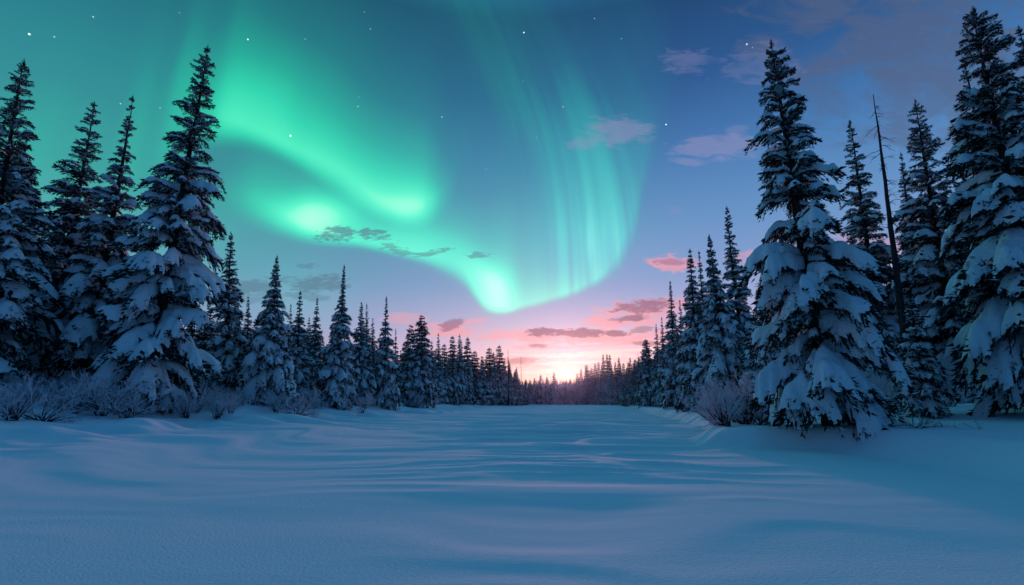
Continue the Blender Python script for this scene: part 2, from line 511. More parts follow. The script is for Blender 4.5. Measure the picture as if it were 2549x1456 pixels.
def height(x, y):
    x = np.asarray(x, float); y = np.asarray(y, float)
    wy = y + .5 * fbm(x * .2, y * .2, 5)
    xl = np.interp(wy, LY, LX) + .5 * fbm(y * .13, y * 0 + .5, 9); xr = np.interp(wy, RY, RX)
    dl = xl - x; dr = x - xr; df = y - 300
    hl = .5 * sstep(dl, -1, 2.2) + .07 * np.maximum(dl - 3, 0) + .75 * sstep(dl, 1.5, 7)
    hl = np.minimum(hl, 5) * np.interp(y, [0, 60, 130, 300], [1.0, .95, .55, .35])
    crest = np.interp(y, [0, 9, 12, 16, 20, 40, 100, 200], [.4, .42, .42, .36, .3, .4, .5, .5])
    hr = crest * 1.6 * sstep(dr, -.3, 1.0) + .2 * sstep(dr, 2.2, 6) + np.interp(y, [12, 17, 24, 34], [.0, .06, .16, .2]) * np.maximum(dr - 4.5, 0)
    hr = np.minimum(hr, 6) * np.interp(y, [0, 50, 120, 300], [1.0, 1.0, .6, .4])
    hf = .12 * np.maximum(df, 0) * sstep(df, 0, 60) * np.interp(x, [-60, 30, 120], [.35, .5, 1.4])
    hf = np.minimum(hf, 14)
    bank = np.maximum(np.maximum(hl, hr), hf)
    onb = sstep(np.maximum(dl, dr), -.8, 3)
    # lumpy drifts on the banks
    drift = fbm(x * .22, y * .28, 21, 3) * .26 * onb * np.interp(y, [0, 30, 90], [.55, 1, 1.3])
    # wind drift along the foot of the left bank
    foot = np.exp(-((dl + 1.5) / 2.6) ** 2) * (.22 + .6 * fbm(x * .35 + y * .1, y * .5, 33, 2))
    foot = np.maximum(foot, 0) * np.interp(y, [10, 18, 140, 200], [0, 1, 1, .3])
    # the wind-packed river surface: long low swells and tight curved ripples
    wx = x + 2.5 * vnoise(x * .11, y * .11, 41); wyy = y + (1.9 * vnoise(x * .16 + 4, y * .07, 42) + .8 * vnoise(x * .37, y * .12, 43)) * np.interp(y, [3, 12, 40], [.5, 1, 2.2])
    flow = wyy + .28 * np.maximum(wx - 1, 0) * np.interp(y, [6, 12], [0, 1]) - .22 * (wx - 2) ** 2 / (5 + np.abs(wx) * .9)
    near = np.interp(y, [0, 4, 8, 12, 18, 60, 200], [.16, .32, .7, .95, 1.1, 1.3, .9])
    sw = fbm(wx * .11, flow * .34, 51, 2) * .13 * near * np.interp(y, [7, 18], [.2, 1])
    def ridge(n): return 1 - np.abs(n) * 2
    ce = np.exp(-((x - np.interp(y, [0, 8, 20, 50, 120], [.8, 1.2, 3.2, 7, 15])) / np.interp(y, [0, 8, 20, 50, 120], [2.5, 3.2, 5.0, 8, 26])) ** 2)
    r1 = ridge(vnoise(wx * .12, flow * .62, 61)) * .075 * np.interp(y, [9, 18], [.15, 1])
    r2 = ridge(vnoise(wx * .3 + 3, (flow + .9 * vnoise(x * .6, y * .35, 66)) * 1.35, 62)) * .042
    r3 = vnoise(wx * .35, flow * 2.6, 63) * .018
    rip = (r1 + r2 + r3) * (.18 + 1.2 * ce) * near
    fine = vnoise(wx * .25 + 9, flow * .9, 64) * .03 * near
    river = (sw + rip + fine) * (1 - .75 * onb)
    return bank + drift + foot + river


def graded(lo, hi, pts):
    """coordinates with spacing given at (position, step) pairs"""
    out = [lo]
    while out[-1] < hi:
        out.append(out[-1] + float(np.interp(out[-1], [p for p, _ in pts], [s for _, s in pts])))
    return np.array(out)


gx = graded(-1500, 1500, [(-1500, 120), (-120, 6), (-40, .6), (-25, .28), (-12, .2), (16, .16), (26, .35), (60, 1.6), (160, 8), (1500, 120)])
gy = graded(-300, 3000, [(-300, 40), (-20, 3), (0, .25), (2, .09), (12, .09), (30, .13), (60, .3), (120, .8), (320, 3), (600, 20), (3000, 300)])
GX, GY = np.meshgrid(gx, gy, indexing='ij')
GZ = height(GX, GY)
i, j = np.meshgrid(np.arange(len(gx) - 1), np.arange(len(gy) - 1), indexing='ij')
k = len(gy)
gq = np.stack([i * k + j, (i + 1) * k + j, (i + 1) * k + j + 1, i * k + j + 1], -1).reshape(-1, 4)
ground = build("snow_ground", np.stack([GX, GY, GZ], -1).reshape(-1, 3), gq, None, M_GROUND, None, True)
ground['kind'] = 'structure'
ground['label'] = 'smooth wind-rippled snow over the frozen river and its banks'


def ground_z(x, y): return float(height(np.array([x]), np.array([y]))[0])


# ------------------------------------------------------------------ spruces
def spruce_mesh(seed, H, R, nb=160, prof=.8, snow=1.0, snow_top=.55, droop=.8, ns=14, nt=9, nsec=9, ntw=5,
                whorls=None, heavy=1.0, thin_top=.25, trunk_r=None, puff=1.0, gap=0.0, low=.03, frost=.2, cut=.42):
    """a spruce standing at the origin: three piece-bags trunk, crown, snow.
    boughs are curved fans; snow lies on them as lobed pads, needle sprays hang round and under them."""
    rng = np.random.default_rng(seed)
    whorls = whorls or max(8, int(H / .75))
    wz = low + (0.985 - low) * (1 - (1 - (np.arange(whorls) + .5) / whorls) ** 1.22) + rng.uniform(-.3, .3, whorls) / whorls
    wr = rng.uniform(.85, 1.13, whorls)
    per = max(3, nb // whorls)
    u0 = np.repeat(wz, per) + rng.normal(0, .22 / whorls, whorls * per)
    rr = np.repeat(wr, per)
    fill = rng.random(len(u0)) < .0
    nf = int(len(u0) * .45)
    u0 = np.concatenate([u0, rng.uniform(low + .02, .93, nf)]); rr = np.concatenate([rr, np.full(nf, .58)])
    fill = np.concatenate([fill, np.ones(nf, bool)])
    NB = len(u0)
    u = np.clip(u0, .02, .99)
    az = (np.arange(NB) * 2.39996 + rng.uniform(-.35, .35, NB))
    # crown outline: base spreads, upper part narrow, tip slender
    env = (1 - u) ** prof * (1 - thin_top * np.exp(-((u - .82) / .16) ** 2)) + .018
    env *= 1 - cut * np.exp(-(u / .12) ** 2)
    L = R * env * rr * rng.uniform(.72, 1.14, NB)
    if gap: L *= np.where(rng.random(NB) < gap, .35, 1)
    L = np.maximum(L, .10)
    z0 = u * H
    lowness = 1 - u
    a = .44 - .34 * lowness + rng.normal(0, .10, NB)
    bq = droop * (.15 + .33 * lowness) * rng.uniform(.75, 1.25, NB)
    bend = rng.normal(0, .16, NB)
    wf = rng.uniform(.27, .38, NB)
    er = np.stack([np.cos(az), np.sin(az), 0 * az], -1); es = np.stack([-np.sin(az), np.cos(az), 0 * az], -1)
    ph = rng.uniform(0, 2 * PI, (NB, 6))
    roll = rng.normal(0, .22, NB)
    nsec_b = np.clip(np.round(L / (R * .115)) , 3, nsec)

    def ex(q, nd): return q.reshape((NB,) + (1,) * nd)

    def P(s, t, nd):
        """point on bough b at length s and width t (broadcast)"""
        at = np.abs(t)
        W = ex(L * wf, nd) * 1.55 * np.maximum(s, 0) ** .65 * np.sqrt(np.clip(1.02 - s, 0, 1.1)) * (1 + .18 * np.sin(s * 9 + ex(ph[:, 0], nd)))
        sw = at * W * .75
        se = s * ex(L, nd) + sw
        sn = se / ex(L, nd)
        zz = ex(z0, nd) + ex(L, nd) * (ex(a, nd) * sn - ex(bq, nd) * sn ** 2 + .10 * np.sin(sn * 5 + ex(ph[:, 1], nd)) * sn - .20 * ex(lowness, nd) * sn ** 4) \
            - .42 * droop * W * t * t * (1 + lowness_x(nd)) + ex(roll, nd) * W * t
        rad = se * (1 - .16 * ex(bq, nd) * sn)
        sd = t * W * (1 - .12 * t * t) + ex(bend * L, nd) * s * s
        return ex3(er, nd) * rad[..., None] + ex3(es, nd) * sd[..., None] + np.stack([0 * zz, 0 * zz, zz], -1), W

    def lowness_x(nd): return ex(lowness, nd) * .8

    def ex3(q, nd): return q.reshape((NB,) + (1,) * nd + (3,))

    trunk, crown, snowb = Bag(), Bag(), Bag()
    # trunk
    tr = trunk_r or H * .0115 + .05
    zz = np.linspace(-.6, H, 18)
    wob_ = np.cumsum(rng.normal(0, .012, (18, 2)), axis=0) * H * .05
    pth = np.stack([wob_[:, 0] - wob_[0, 0], wob_[:, 1] - wob_[0, 1], zz], -1); pth[-1, :2] *= .2
    v, q = tube(pth, np.maximum(tr * (1 - np.clip(zz, 0, H) / H) ** .85, .012) * np.where(zz < .2, 1.25, 1), 8, .08, rng)
    trunk.add(v, q)
    # ---- needle sprays: side twigs at (s_k, +-), each a tapered strip with spikes
    K = nsec
    sk = (np.arange(K) + .6) / K
    sgn = np.array([-1., 1.])
    s_ = (sk[None, :, None] + rng.uniform(-.4, .4, (NB, K, 2)) / K)
    nseg = 4 if ntw > 2 else 3
    tt = np.linspace(0, 1.0, nseg)
    tmax = rng.uniform(.8, 1.28, (NB, K, 2))
    T = tt[None, None, None, :] * tmax[..., None] * sgn[None, None, :, None]
    S = np.broadcast_to(np.clip(s_, .02, 1.0)[..., None], T.shape)
    C, W = P(S, T, 3)
    C[..., 2] -= (.03 + .06 * np.abs(T) ** 2 * W)
    bw = (L / nsec * .62)[:, None, None, None, None] * (1 - .75 * tt[None, None, None, :, None] ** 1.5)
    fwd = ex3(er, 3) * .9 + np.array([0, 0, -.35]) + rng.normal(0, .25, (NB, K, 2, nseg, 3))
    Lft = C - fwd * bw * .5; Rgt = C + fwd * bw * .5
    v = np.stack([Lft, Rgt], -2).reshape(-1, 3)
    nS = NB * K * 2
    base_i = (np.arange(nS) * nseg * 2)[:, None]
    j_ = np.arange(nseg - 1)[None] * 2
    q = np.stack([base_i + j_, base_i + j_ + 1, base_i + j_ + 3, base_i + j_ + 2], -1).reshape(-1, 4)
    crown.add(v, q)
    # spikes: along twigs, outward/forward and drooping
    if ntw:
        tt2 = np.linspace(.38 if ns > 12 else .2, 1.0, ntw)
        T2 = np.clip(tt2[None, None, None, :] + rng.uniform(-.1, .1, (NB, K, 2, ntw)), 0, 1.05) * tmax[..., None] * sgn[None, None, :, None]
        S2 = np.broadcast_to(np.clip(s_, .02, 1.0)[..., None], T2.shape)
        C2, W2 = P(S2, T2, 3)
        for rep in range(2):
            ln = (L / nsec)[:, None, None, None] * rng.uniform(.55, 1.35, T2.shape) + .03
            d = ex3(er, 3) * rng.uniform(.2, 1.0, T2.shape)[..., None] + ex3(es, 3) * (sgn[None, None, :, None] * rng.uniform(-.2, .9, T2.shape) + 0)[..., None] \
                + np.array([0, 0, 1.]) * (rng.normal(-.75 if rep else -.42, .26, T2.shape) + .95 * ex(u, 3) ** 2)[..., None]
            d /= np.linalg.norm(d, axis=-1, keepdims=True)
            pr = np.cross(d, rng.normal(0, 1, d.shape)); pr /= np.linalg.norm(pr, axis=-1, keepdims=True) + 1e-9
            w = (ln * .13)[..., None]
            o_ = C2 - np.array([0, 0, 1.]) * (.05 + .022 * ex(L, 3))[..., None]
            m_ = o_ + d * ln[..., None] * .35
            tri = np.stack([o_, m_ + pr * w, o_ + d * ln[..., None], m_ - pr * w], -2).reshape(-1, 3)
            nn = len(tri) // 4
            qq = np.arange(nn * 4).reshape(-1, 4)
            fr = (rng.random(nn) < frost * (1.2 if rep == 0 else .4))
            vv = tri.reshape(nn, 4, 3)
            if (~fr).any(): crown.add(vv[~fr].reshape(-1, 3), np.arange((~fr).sum() * 4).reshape(-1, 4))
            if fr.any():
                snowb.add(vv[fr].reshape(-1, 3) + np.array([0, 0, .03]), np.arange(fr.sum() * 4).reshape(-1, 4))
    # central bough stem sprays toward the tip
    tipn = 3
    Tt = rng.uniform(-.25, .25, (NB, tipn)); St = rng.uniform(.8, 1.0, (NB, tipn))
    Ct, _ = P(St, Tt, 1)
    d = er[:, None] + es[:, None] * rng.normal(0, .3, (NB, tipn, 1)) + np.array([0, 0, 1.]) * (rng.normal(-.25, .2, (NB, tipn)) + .9 * (u[:, None] > .8) * .6)[..., None]
    d /= np.linalg.norm(d, axis=-1, keepdims=True)
    ln = (L * .16 + .06)[:, None, None]
    pr = np.cross(d, rng.normal(0, 1, d.shape)); pr /= np.linalg.norm(pr, axis=-1, keepdims=True) + 1e-9
    tri = np.stack([Ct, Ct + d * ln * .4 + pr * ln * .2, Ct + d * ln, Ct + d * ln * .4 - pr * ln * .2], -2).reshape(-1, 3)
    crown.add(tri, np.arange(len(tri)).reshape(-1, 4))
    # leader
    lt = max(.25, H * .022)
    for k_ in range(10):
        zc = H - lt + lt * 1.3 * k_ / 10
        for m_ in range(4):
            an = rng.uniform(0, 2 * PI); l_ = .04 + (H + .3 * lt - zc) * .25
            d_ = np.array([math.cos(an), math.sin(an), .9]); o_ = np.array([pth[-1, 0], pth[-1, 1], zc])
            s2 = np.array([-math.sin(an), math.cos(an), 0]) * l_ * .2
            crown.add([o_, o_ + d_ * l_ * .4 + s2, o_ + d_ * l_, o_ + d_ * l_ * .4 - s2], [[0, 1, 2, 3]])
    # ---- snow pads: lobed sheet per bough with finger-like edge
    if snow > 0:
        sg = np.linspace(0.04, 1.04, ns); tg = np.linspace(-1.08, 1.08, nt)
        S3, T3 = np.meshgrid(sg, tg, indexing='ij')
        S3 = np.broadcast_to(S3[None], (NB, ns, nt)); T3 = np.broadcast_to(T3[None], (NB, ns, nt))
        C3, W3 = P(S3, T3, 2)
        at = np.abs(T3)
        side_ph = np.where(T3 > 0, ex(ph[:, 2], 2), ex(ph[:, 3], 2))
        fing = .5 + .5 * np.cos(2 * PI * S3 * ex(nsec_b, 2) * .5 + side_ph)
        lump = .22 * np.sin(S3 * 11 + ex(ph[:, 4], 2) + T3 * 2.3) + .16 * np.sin(S3 * 19 - T3 * 5 + ex(ph[:, 5], 2)) + rng.normal(0, .09, S3.shape) * (1 if ns > 10 else .4)
        amt = snow * (1 - (1 - snow_top) * np.clip((ex(u, 2) - .35) / .45, 0, 1)) + .12 * rng.normal(0, 1, NB).reshape(NB, 1, 1)
        m = 1.02 - at ** 1.7 * (1.02) - 1.0 * at ** .75 * (1 - fing) + lump * .75 - np.clip((S3 - .86) / .2, 0, 1) ** 1.5 * 1.2 - (1 - amt) * 1.05
        m -= .35 * np.clip((.14 - S3) / .12, 0, 1) + ex(fill, 2) * .55
        T0 = np.clip(L * .085 * puff, .02, .30) * (.55 + .8 * rng.random(NB))
        th = ex(T0, 2) * np.sqrt(np.clip(m, 0, 1.2)) * (1.0 + .25 * lump) * (.55 + .45 * (1 - at ** 2)) * 1.35
        C3 = C3.copy()
        C3[..., 2] += np.where(m > 0, th + .012, -.03)
        # bulge outward where thick
        keep_ = (m > 0)
        i, j = np.meshgrid(np.arange(ns - 1), np.arange(nt - 1), indexing='ij')
        f = np.stack([i * nt + j, (i + 1) * nt + j, (i + 1) * nt + j + 1, i * nt + j + 1], -1).reshape(1, -1, 4) + (np.arange(NB) * ns * nt)[:, None, None]
        kf = keep_.reshape(-1)[f].any(-1)
        f = f[kf]
        # keep only used verts
        used = np.unique(f); remap = np.full(NB * ns * nt, -1); remap[used] = np.arange(len(used))
        snowb.add(C3.reshape(-1, 3)[used], remap[f])
    return trunk, crown, snowb


def spruce_parts(root, seed, H, R, **kw):
    tr, cr, sn = spruce_mesh(seed, H, R, **kw)
    tr.make("trunk", M_BARK, root, True)
    cr.make("crown", M_NEEDLE, root)
    if sn.v: sn.make("snow_cover", M_SNOW, root, True)


def set_pose(o, x, y, z, top=None, spin=0.0, scale=(1, 1, 1)):
    """stand a thing at x, y, z leaning so that its axis runs through the point top"""
    if top is None: ql = Quaternion()
    else:
        d = Vector(top) - Vector((x, y, z)); ql = Vector((0, 0, 1)).rotation_difference(d.normalized())
    o.rotation_mode = 'QUATERNION'
    o.rotation_quaternion = ql @ Quaternion((0, 0, 1), spin)
    o.location = (x, y, z); o.scale = scale


def spot(bx, depth):
    """ground position for a survey column and a distance"""
    x = depth * uv(bx, 995)[0]
    return x, depth, ground_z(x, depth)

# ------------------------------------------------------------------ the trees, each placed on its own ground
def stand(name, label, bx, tx, ty, depth, rpx, group, seed, dy=0.0, **kw):
    x, y, z = spot(bx, depth)
    u_, v_ = uv(tx, ty)
    top = (u_ * (depth + dy), depth + dy, CAMZ + v_ * (depth + dy))
    H = (Vector(top) - Vector((x, y, z))).length
    R = rpx * 1024 / 2549 / FPX * depth * 1.05
    o = thing(name, label, 'spruce', group)
    spruce_parts(o, seed, H, R, **kw)
    set_pose(o, x, y, z, top)
    return o

HERO = dict(nb=200, ns=24, nt=17, nsec=11, ntw=7)
BIG = dict(nb=190, ns=15, nt=11, nsec=8, ntw=5)
MID = dict(nb=230, ns=9, nt=7, nsec=5, ntw=4, whorls=34, droop=1.1, puff=.85, prof=.98)
LOW = dict(nb=190, ns=7, nt=5, nsec=4, ntw=3, whorls=30, droop=1.1, puff=.85, prof=.98)
GL = 'big snow-laden spruces on the left bank'
GR = 'big snow-laden spruces on the right bank'
GM = 'snowy spruces standing in a row along the left bank'
GN = 'snowy spruces along the right bank'

def m(base_, **k):
    d = dict(base_); d.update(k); return d

stand('spruce_tree', 'tallest left-bank spruce with dark spiky top and heavy snow pads on its lower boughs', 366, 517, 115, 31, 148, GL, 11,
      **m(HERO, nb=215, whorls=26, snow=1.0, snow_top=.30, prof=.72, puff=1.15, droop=.95, gap=.08, thin_top=.2))
stand('spruce_tree', 'narrow-topped snowy spruce just left of the tallest left-bank tree', 205, 330, 240, 32, 118, GL, 12, **m(BIG, whorls=22, snow=1.0, snow_top=.72, prof=.85, thin_top=.45, puff=1.2, droop=.9))
stand('spruce_tree', 'leaning spruce with open rows of dark upswept boughs, third from the left edge', 95, 235, 255, 33, 122, GL, 13, **m(BIG, nb=230, whorls=26, snow=.85, snow_top=.35, prof=.75, droop=.75))
stand('spruce_tree', 'tall spruce cut by the left picture edge, its thin top leaning inward', -75, 60, 150, 27, 150, GL, 14, **m(BIG, nb=230, whorls=26, snow=.85, snow_top=.3, prof=.8))
stand('spruce_tree', 'slim dark spruce top behind the tree at the left edge', 5, 65, 320, 38, 105, GL, 15, **m(MID, snow=.75, snow_top=.3, prof=.8))
stand('spruce_tree', 'shorter dark spruce peeking out between the two leftmost tall trees', 40, 75, 430, 44, 95, GL, 16, **m(MID, snow=.75, snow_top=.3))
stand('spruce_tree', 'slender dark spruce right behind the tallest left-bank tree', 560, 575, 578, 42, 62, GM, 17, **m(MID, snow=.9, snow_top=.45, prof=.8, thin_top=.3))
stand('spruce_tree', 'thin small spruce in the gap left of the broad cone-shaped tree', 612, 618, 738, 62, 34, GM, 18, **m(MID, snow=.8, snow_top=.3))
stand('spruce_tree', 'thin dark spruce tip close behind the slender tree by the tallest one', 590, 592, 745, 66, 26, GM, 19, **m(LOW, snow=.8, snow_top=.3))
stand('spruce_tree', 'broad cone-shaped spruce thickly frosted, widest of the left-bank row', 662, 690, 637, 42, 80, GM, 20, **m(BIG, nb=300, whorls=34, snow=1.0, snow_top=.55, prof=1.05, puff=.85, droop=1.2))
stand('spruce_tree', 'thin pointed spruce touching the right side of the broad cone-shaped tree', 735, 748, 724, 48, 50, GM, 21, **m(MID, snow=1.0, snow_top=.45, thin_top=.35))
stand('spruce_tree', 'faint bare-tipped spruce just behind the broad cone-shaped tree', 716, 724, 757, 70, 30, GM, 22, **m(LOW, snow=.7, snow_top=.2))
stand('spruce_tree', 'dark ragged spruce with little snow, left of the tallest needle-topped tree', 778, 790, 742, 58, 46, GM, 23, **m(MID, snow=.62, snow_top=.2, thin_top=.4))
stand('spruce_tree', 'dark spruce half hidden behind the ragged dark tree', 762, 770, 790, 66, 36, GM, 24, **m(LOW, snow=.6, snow_top=.2))
stand('spruce_tree', 'tallest needle-topped spruce of the middle left row, snow in patches', 838, 857, 660, 50, 55, GM, 25, **m(BIG, nb=290, whorls=38, snow=1.0, snow_top=.5, thin_top=.5, prof=1.0, droop=1.2, puff=.85))
stand('spruce_tree', 'snowy spruce second right of the tallest needle-topped tree', 895, 900, 752, 60, 48, GM, 26, **m(MID, snow=.95, snow_top=.4, thin_top=.35))
stand('spruce_tree', 'thin spruce tip just behind and above its snowy neighbour', 912, 913, 756, 76, 30, GM, 27, **m(LOW, snow=.8, snow_top=.3))
stand('spruce_tree', 'low dark spruce between two snowy pointed ones in the left row', 925, 928, 792, 82, 34, GM, 28, **m(LOW, snow=.7, snow_top=.3))
stand('spruce_tree', 'pointed symmetrical snowy spruce at the end of the left row', 957, 962, 738, 62, 46, GM, 29, **m(MID, snow=1.0, snow_top=.5, thin_top=.45))
stand('spruce_tree', 'very thin spruce right of the symmetrical snowy one', 985, 985, 818, 92, 22, GM, 30, **m(LOW, snow=.75, snow_top=.3))
stand('spruce_tree', 'dark bushy-topped spruce, left of a matching pair', 1016, 1023, 808, 86, 34, GM, 31, **m(LOW, snow=.7, snow_top=.3, prof=.6, thin_top=0))
stand('spruce_tree', 'dense dark blunt-topped spruce where the left row meets the far wall of trees', 1045, 1050, 783, 78, 38, GM, 32, **m(MID, snow=.8, snow_top=.25, prof=.55, thin_top=0))

stand('spruce_tree', 'largest right-bank spruce with great rounded snow pads and a visible dark trunk', 2058, 1920, 104, 14.9, 168, GR, 41,
      **m(HERO, nb=150, whorls=20, frost=.1, low=.015, cut=.2, snow=1.02, snow_top=.52, prof=.66, puff=1.45, droop=1.0, gap=.14, thin_top=.05, trunk_r=.24))
stand('spruce_tree', 'dark pointed spruce left of the bare dead tree', 2215, 2114, 300, 30, 92, GR, 42, **m(BIG, nb=210, snow=.9, snow_top=.35, prof=.8))
stand('spruce_tree', 'short spruce behind the largest right-bank tree', 2150, 2115, 520, 44, 60, GR, 43, **m(MID, snow=.8, snow_top=.35))
stand('spruce_tree', 'dark narrow spruce just right of the bare dead tree', 2325, 2242, 380, 36, 72, GR, 44, **m(MID, snow=.8, snow_top=.3))
stand('spruce_tree', 'wide dark spruce with bristly boughs right of the dead tree', 2400, 2278, 250, 27, 125, GR, 45, **m(BIG, whorls=24, snow=.85, snow_top=.35, prof=.72))
stand('spruce_tree', 'small spruce top showing between the wide dark spruce and the tree at the right edge', 2470, 2384, 314, 40, 70, GR, 46, **m(MID, snow=.8, snow_top=.35))
stand('spruce_tree', 'huge snow-loaded spruce at the right picture edge, highest of all', 2630, 2423, 20, 14.5, 195, GR, 47,
      **m(HERO, nb=180, whorls=22, frost=.1, snow=1.02, snow_top=.45, prof=.6, puff=1.45, droop=1.0, gap=.08, thin_top=.25))
stand('spruce_tree', 'slim dark spruce just left behind the huge tree at the right edge', 2560, 2394, 142, 22, 90, GR, 48, **m(BIG, nb=200, snow=.85, snow_top=.4))
stand('spruce_tree', 'dark spruce tip leaning in from the right picture edge', 2760, 2535, 68, 21, 150, GR, 49, **m(BIG, nb=200, snow=.85, snow_top=.4))
stand('spruce_tree', 'little frosted spruce at the foot of the bare dead tree', 2300, 2264, 740, 16.5, 66, GR, 50, **m(MID, nb=150, whorls=22, snow=.9, snow_top=.6, droop=1.0, prof=.8))
stand('spruce_tree', 'tall thin dark spruce left of the largest right-bank tree', 1860, 1809, 514, 38, 62, GN, 51, **m(BIG, nb=260, whorls=34, snow=.85, snow_top=.35, thin_top=.35, droop=1.1, puff=.9))
stand('spruce_tree', 'pale frosted pointed spruce with broad drooping base on the right bank', 1810, 1765, 585, 33, 82, GN, 52, **m(BIG, nb=290, whorls=34, snow=1.0, snow_top=.6, thin_top=.3, droop=1.25, puff=.85, prof=.95))
stand('spruce_tree', 'narrow spruce tip between the frosted pointed tree and its dark neighbour', 1770, 1740, 626, 48, 46, GN, 53, **m(MID, snow=.8, snow_top=.35))
stand('spruce_tree', 'dark spruce with spreading ragged top, left of the pale frosted one', 1738, 1717, 620, 40, 60, GN, 54, **m(BIG, nb=280, whorls=32, snow=.9, snow_top=.3, thin_top=.35, droop=1.2, puff=.9))
stand('spruce_tree', 'pointed spruce with sparse spidery top standing at the river edge', 1682, 1668, 700, 52, 46, GN, 55, **m(MID, snow=.85, snow_top=.25, thin_top=.4))
stand('spruce_tree', 'low spruce tip behind the spidery-topped tree', 1706, 1692, 746, 66, 34, GN, 56, **m(LOW, snow=.8, snow_top=.3))
stand('spruce_tree', 'thin dark spruce, second left of the spidery-topped tree', 1655, 1647, 790, 76, 28, GN, 57, **m(LOW, snow=.8, snow_top=.3))
stand('spruce_tree', 'thin dark spruce, third left of the spidery-topped tree', 1640, 1633, 806, 84, 26, GN, 58, **m(LOW, snow=.8, snow_top=.3))
stand('spruce_tree', 'dense blunt-topped spruce standing first at the inner end of the right bank', 1614, 1607, 844, 92, 30, GN, 59, **m(MID, snow=.85, snow_top=.3, prof=.6, thin_top=0))
stand('spruce_tree', 'snowy spruce filling the low gap left of the largest right-bank tree', 1905, 1893, 700, 27, 72, GN, 60, **m(BIG, nb=200, snow=1.0, snow_top=.6, droop=1.1))

# ---- repeats from a few sources: trees of the far walls and the dim trees behind
sources = []
for k_, (sd, kw) in enumerate([(71, dict(snow=.9, snow_top=.3, thin_top=.3)), (72, dict(snow=.75, snow_top=.2, prof=.6, thin_top=.1)),
                               (73, dict(snow=1.0, snow_top=.45, thin_top=.45, droop=1.1)), (74, dict(snow=.85, snow_top=.3, prof=.7, thin_top=.5))]):
    o = thing('spruce_tree', 'x', 'spruce')
    spruce_parts(o, sd, 12.0, 1.9, **m(LOW, **kw))
    sources.append(o)
free = list(sources)
R_ = random.Random(5)


def repeat(bx, depth, top_y, width, label, group, i=None):
    jx = R_.uniform(-4, 4)
    x, y, z = spot(bx, depth)
    u_, v_ = uv(bx + jx, top_y)
    Hh = CAMZ + v_ * depth - z
    i = R_.randrange(4) if i is None else i
    src = sources[i]
    if src in free:
        free.remove(src); o = src; o['label'] = label; o['group'] = group
    else: o = copy_thing(src, label, group)
    s = Hh / 12.0
    w = width * 1024 / 2549 / FPX * depth / 1.9
    set_pose(o, x, y, z - .15, (u_ * depth, depth, z + Hh), R_.uniform(0, 6.28), (w, w, s))
    return o

GFL = 'thin frosted spruces packed in the far left wall of trees'
GFR = 'thin frosted spruces packed in the far right wall of trees'
GBL = 'dim spruces standing close behind the big left-bank trees'
GBR = 'dim spruces standing deep in the wood on the right bank'
# far left wall, tall tips then their lower neighbours
tips = [(1073, 856), (1093, 836), (1106, 862), (1128, 842), (1141, 838), (1150, 852), (1161, 846), (1184, 880), (1218, 872), (1231, 884), (1245, 866), (1253, 900), (1202, 893), (1286, 925), (1268, 905)]
for bx, ty in tips:
    repeat(bx, np.interp(bx, [1070, 1290], [105, 215]), ty - 8, R_.uniform(24, 32), 'thin frosted spruce in the far wall of trees on the left shore', GFL)
for k_ in range(70):
    t_ = k_ / 69
    bx = 1000 + 298 * t_ + R_.uniform(-6, 6)
    d_ = np.interp(bx, [1000, 1075, 1180, 1300], [95, 115, 160, 232]) * R_.uniform(.97, 1.25)
    ty = np.interp(bx, [1000, 1075, 1180, 1300], [862, 876, 894, 924]) + R_.uniform(-14, 26)
    repeat(bx, d_, ty, R_.uniform(20, 32), 'thin frosted spruce in the far wall of trees on the left shore', GFL)
for k_ in range(46):
    bx = 1565 + 120 * (k_ / 45) + R_.uniform(-5, 5)
    d_ = np.interp(bx, [1560, 1600, 1650, 1690], [190, 120, 85, 66]) * R_.uniform(1.0, 1.3)
    ty = np.interp(bx, [1560, 1600, 1650, 1690], [925, 895, 870, 830]) + R_.uniform(-22, 26)
    repeat(bx, d_, ty, R_.uniform(20, 32), 'thin frosted spruce in the far wall of trees on the right shore', GFR)
# woods behind the near rows
for k_ in range(44):
    bx = -60 + 1060 * (k_ / 43) + R_.uniform(-14, 14)
    d_ = np.interp(bx, [0, 500, 1000], [40, 60, 105]) * R_.uniform(1.0, 1.25)
    ty = np.interp(bx, [0, 300, 540, 1000], [560, 690, 790, 885]) + R_.uniform(-50, 50)
    repeat(bx, d_, ty, np.interp(bx, [0, 1000], [80, 34]), 'dim spruce filling in behind the larger trees of the left bank', GBL)
for k_ in range(36):
    bx = 1700 + 900 * (k_ / 35) + R_.uniform(-14, 14)
    d_ = np.interp(bx, [1700, 2000, 2600], [62, 42, 30]) * R_.uniform(1.0, 1.35)
    ty = np.interp(bx, [1700, 1900, 2200, 2600], [850, 770, 610, 440]) + R_.uniform(-50, 90)
    repeat(bx, d_, ty, np.interp(bx, [1700, 2600], [42, 85]), 'dim spruce filling in behind the larger trees of the right bank', GBR)

# ---- the far shore: single spires that stand out, and the wood below them as one mass
spires = [(1330, 944), (1345, 938), (1362, 942), (1382, 930), (1440, 934), (1461, 912), (1463, 912), (1484, 908), (1490, 905), (1503, 885), (1512, 885), (1518, 886),
          (1541, 893), (1553, 908), (1566, 905), (1571, 893), (1449, 922), (1476, 920), (1530, 905), (1560, 918), (1310, 948), (1320, 950), (1470, 925), (1496, 915), (1524, 912), (1546, 915), (1579, 900), (1535, 918)]
for bx, ty in spires:
    repeat(bx, 296 + R_.uniform(0, 14) - max(0, bx - 1480) * .9, ty - 5, R_.uniform(10, 15), 'slender spruce spire rising from the dark wood on the far shore', 'spruce spires on the far shore', 1)

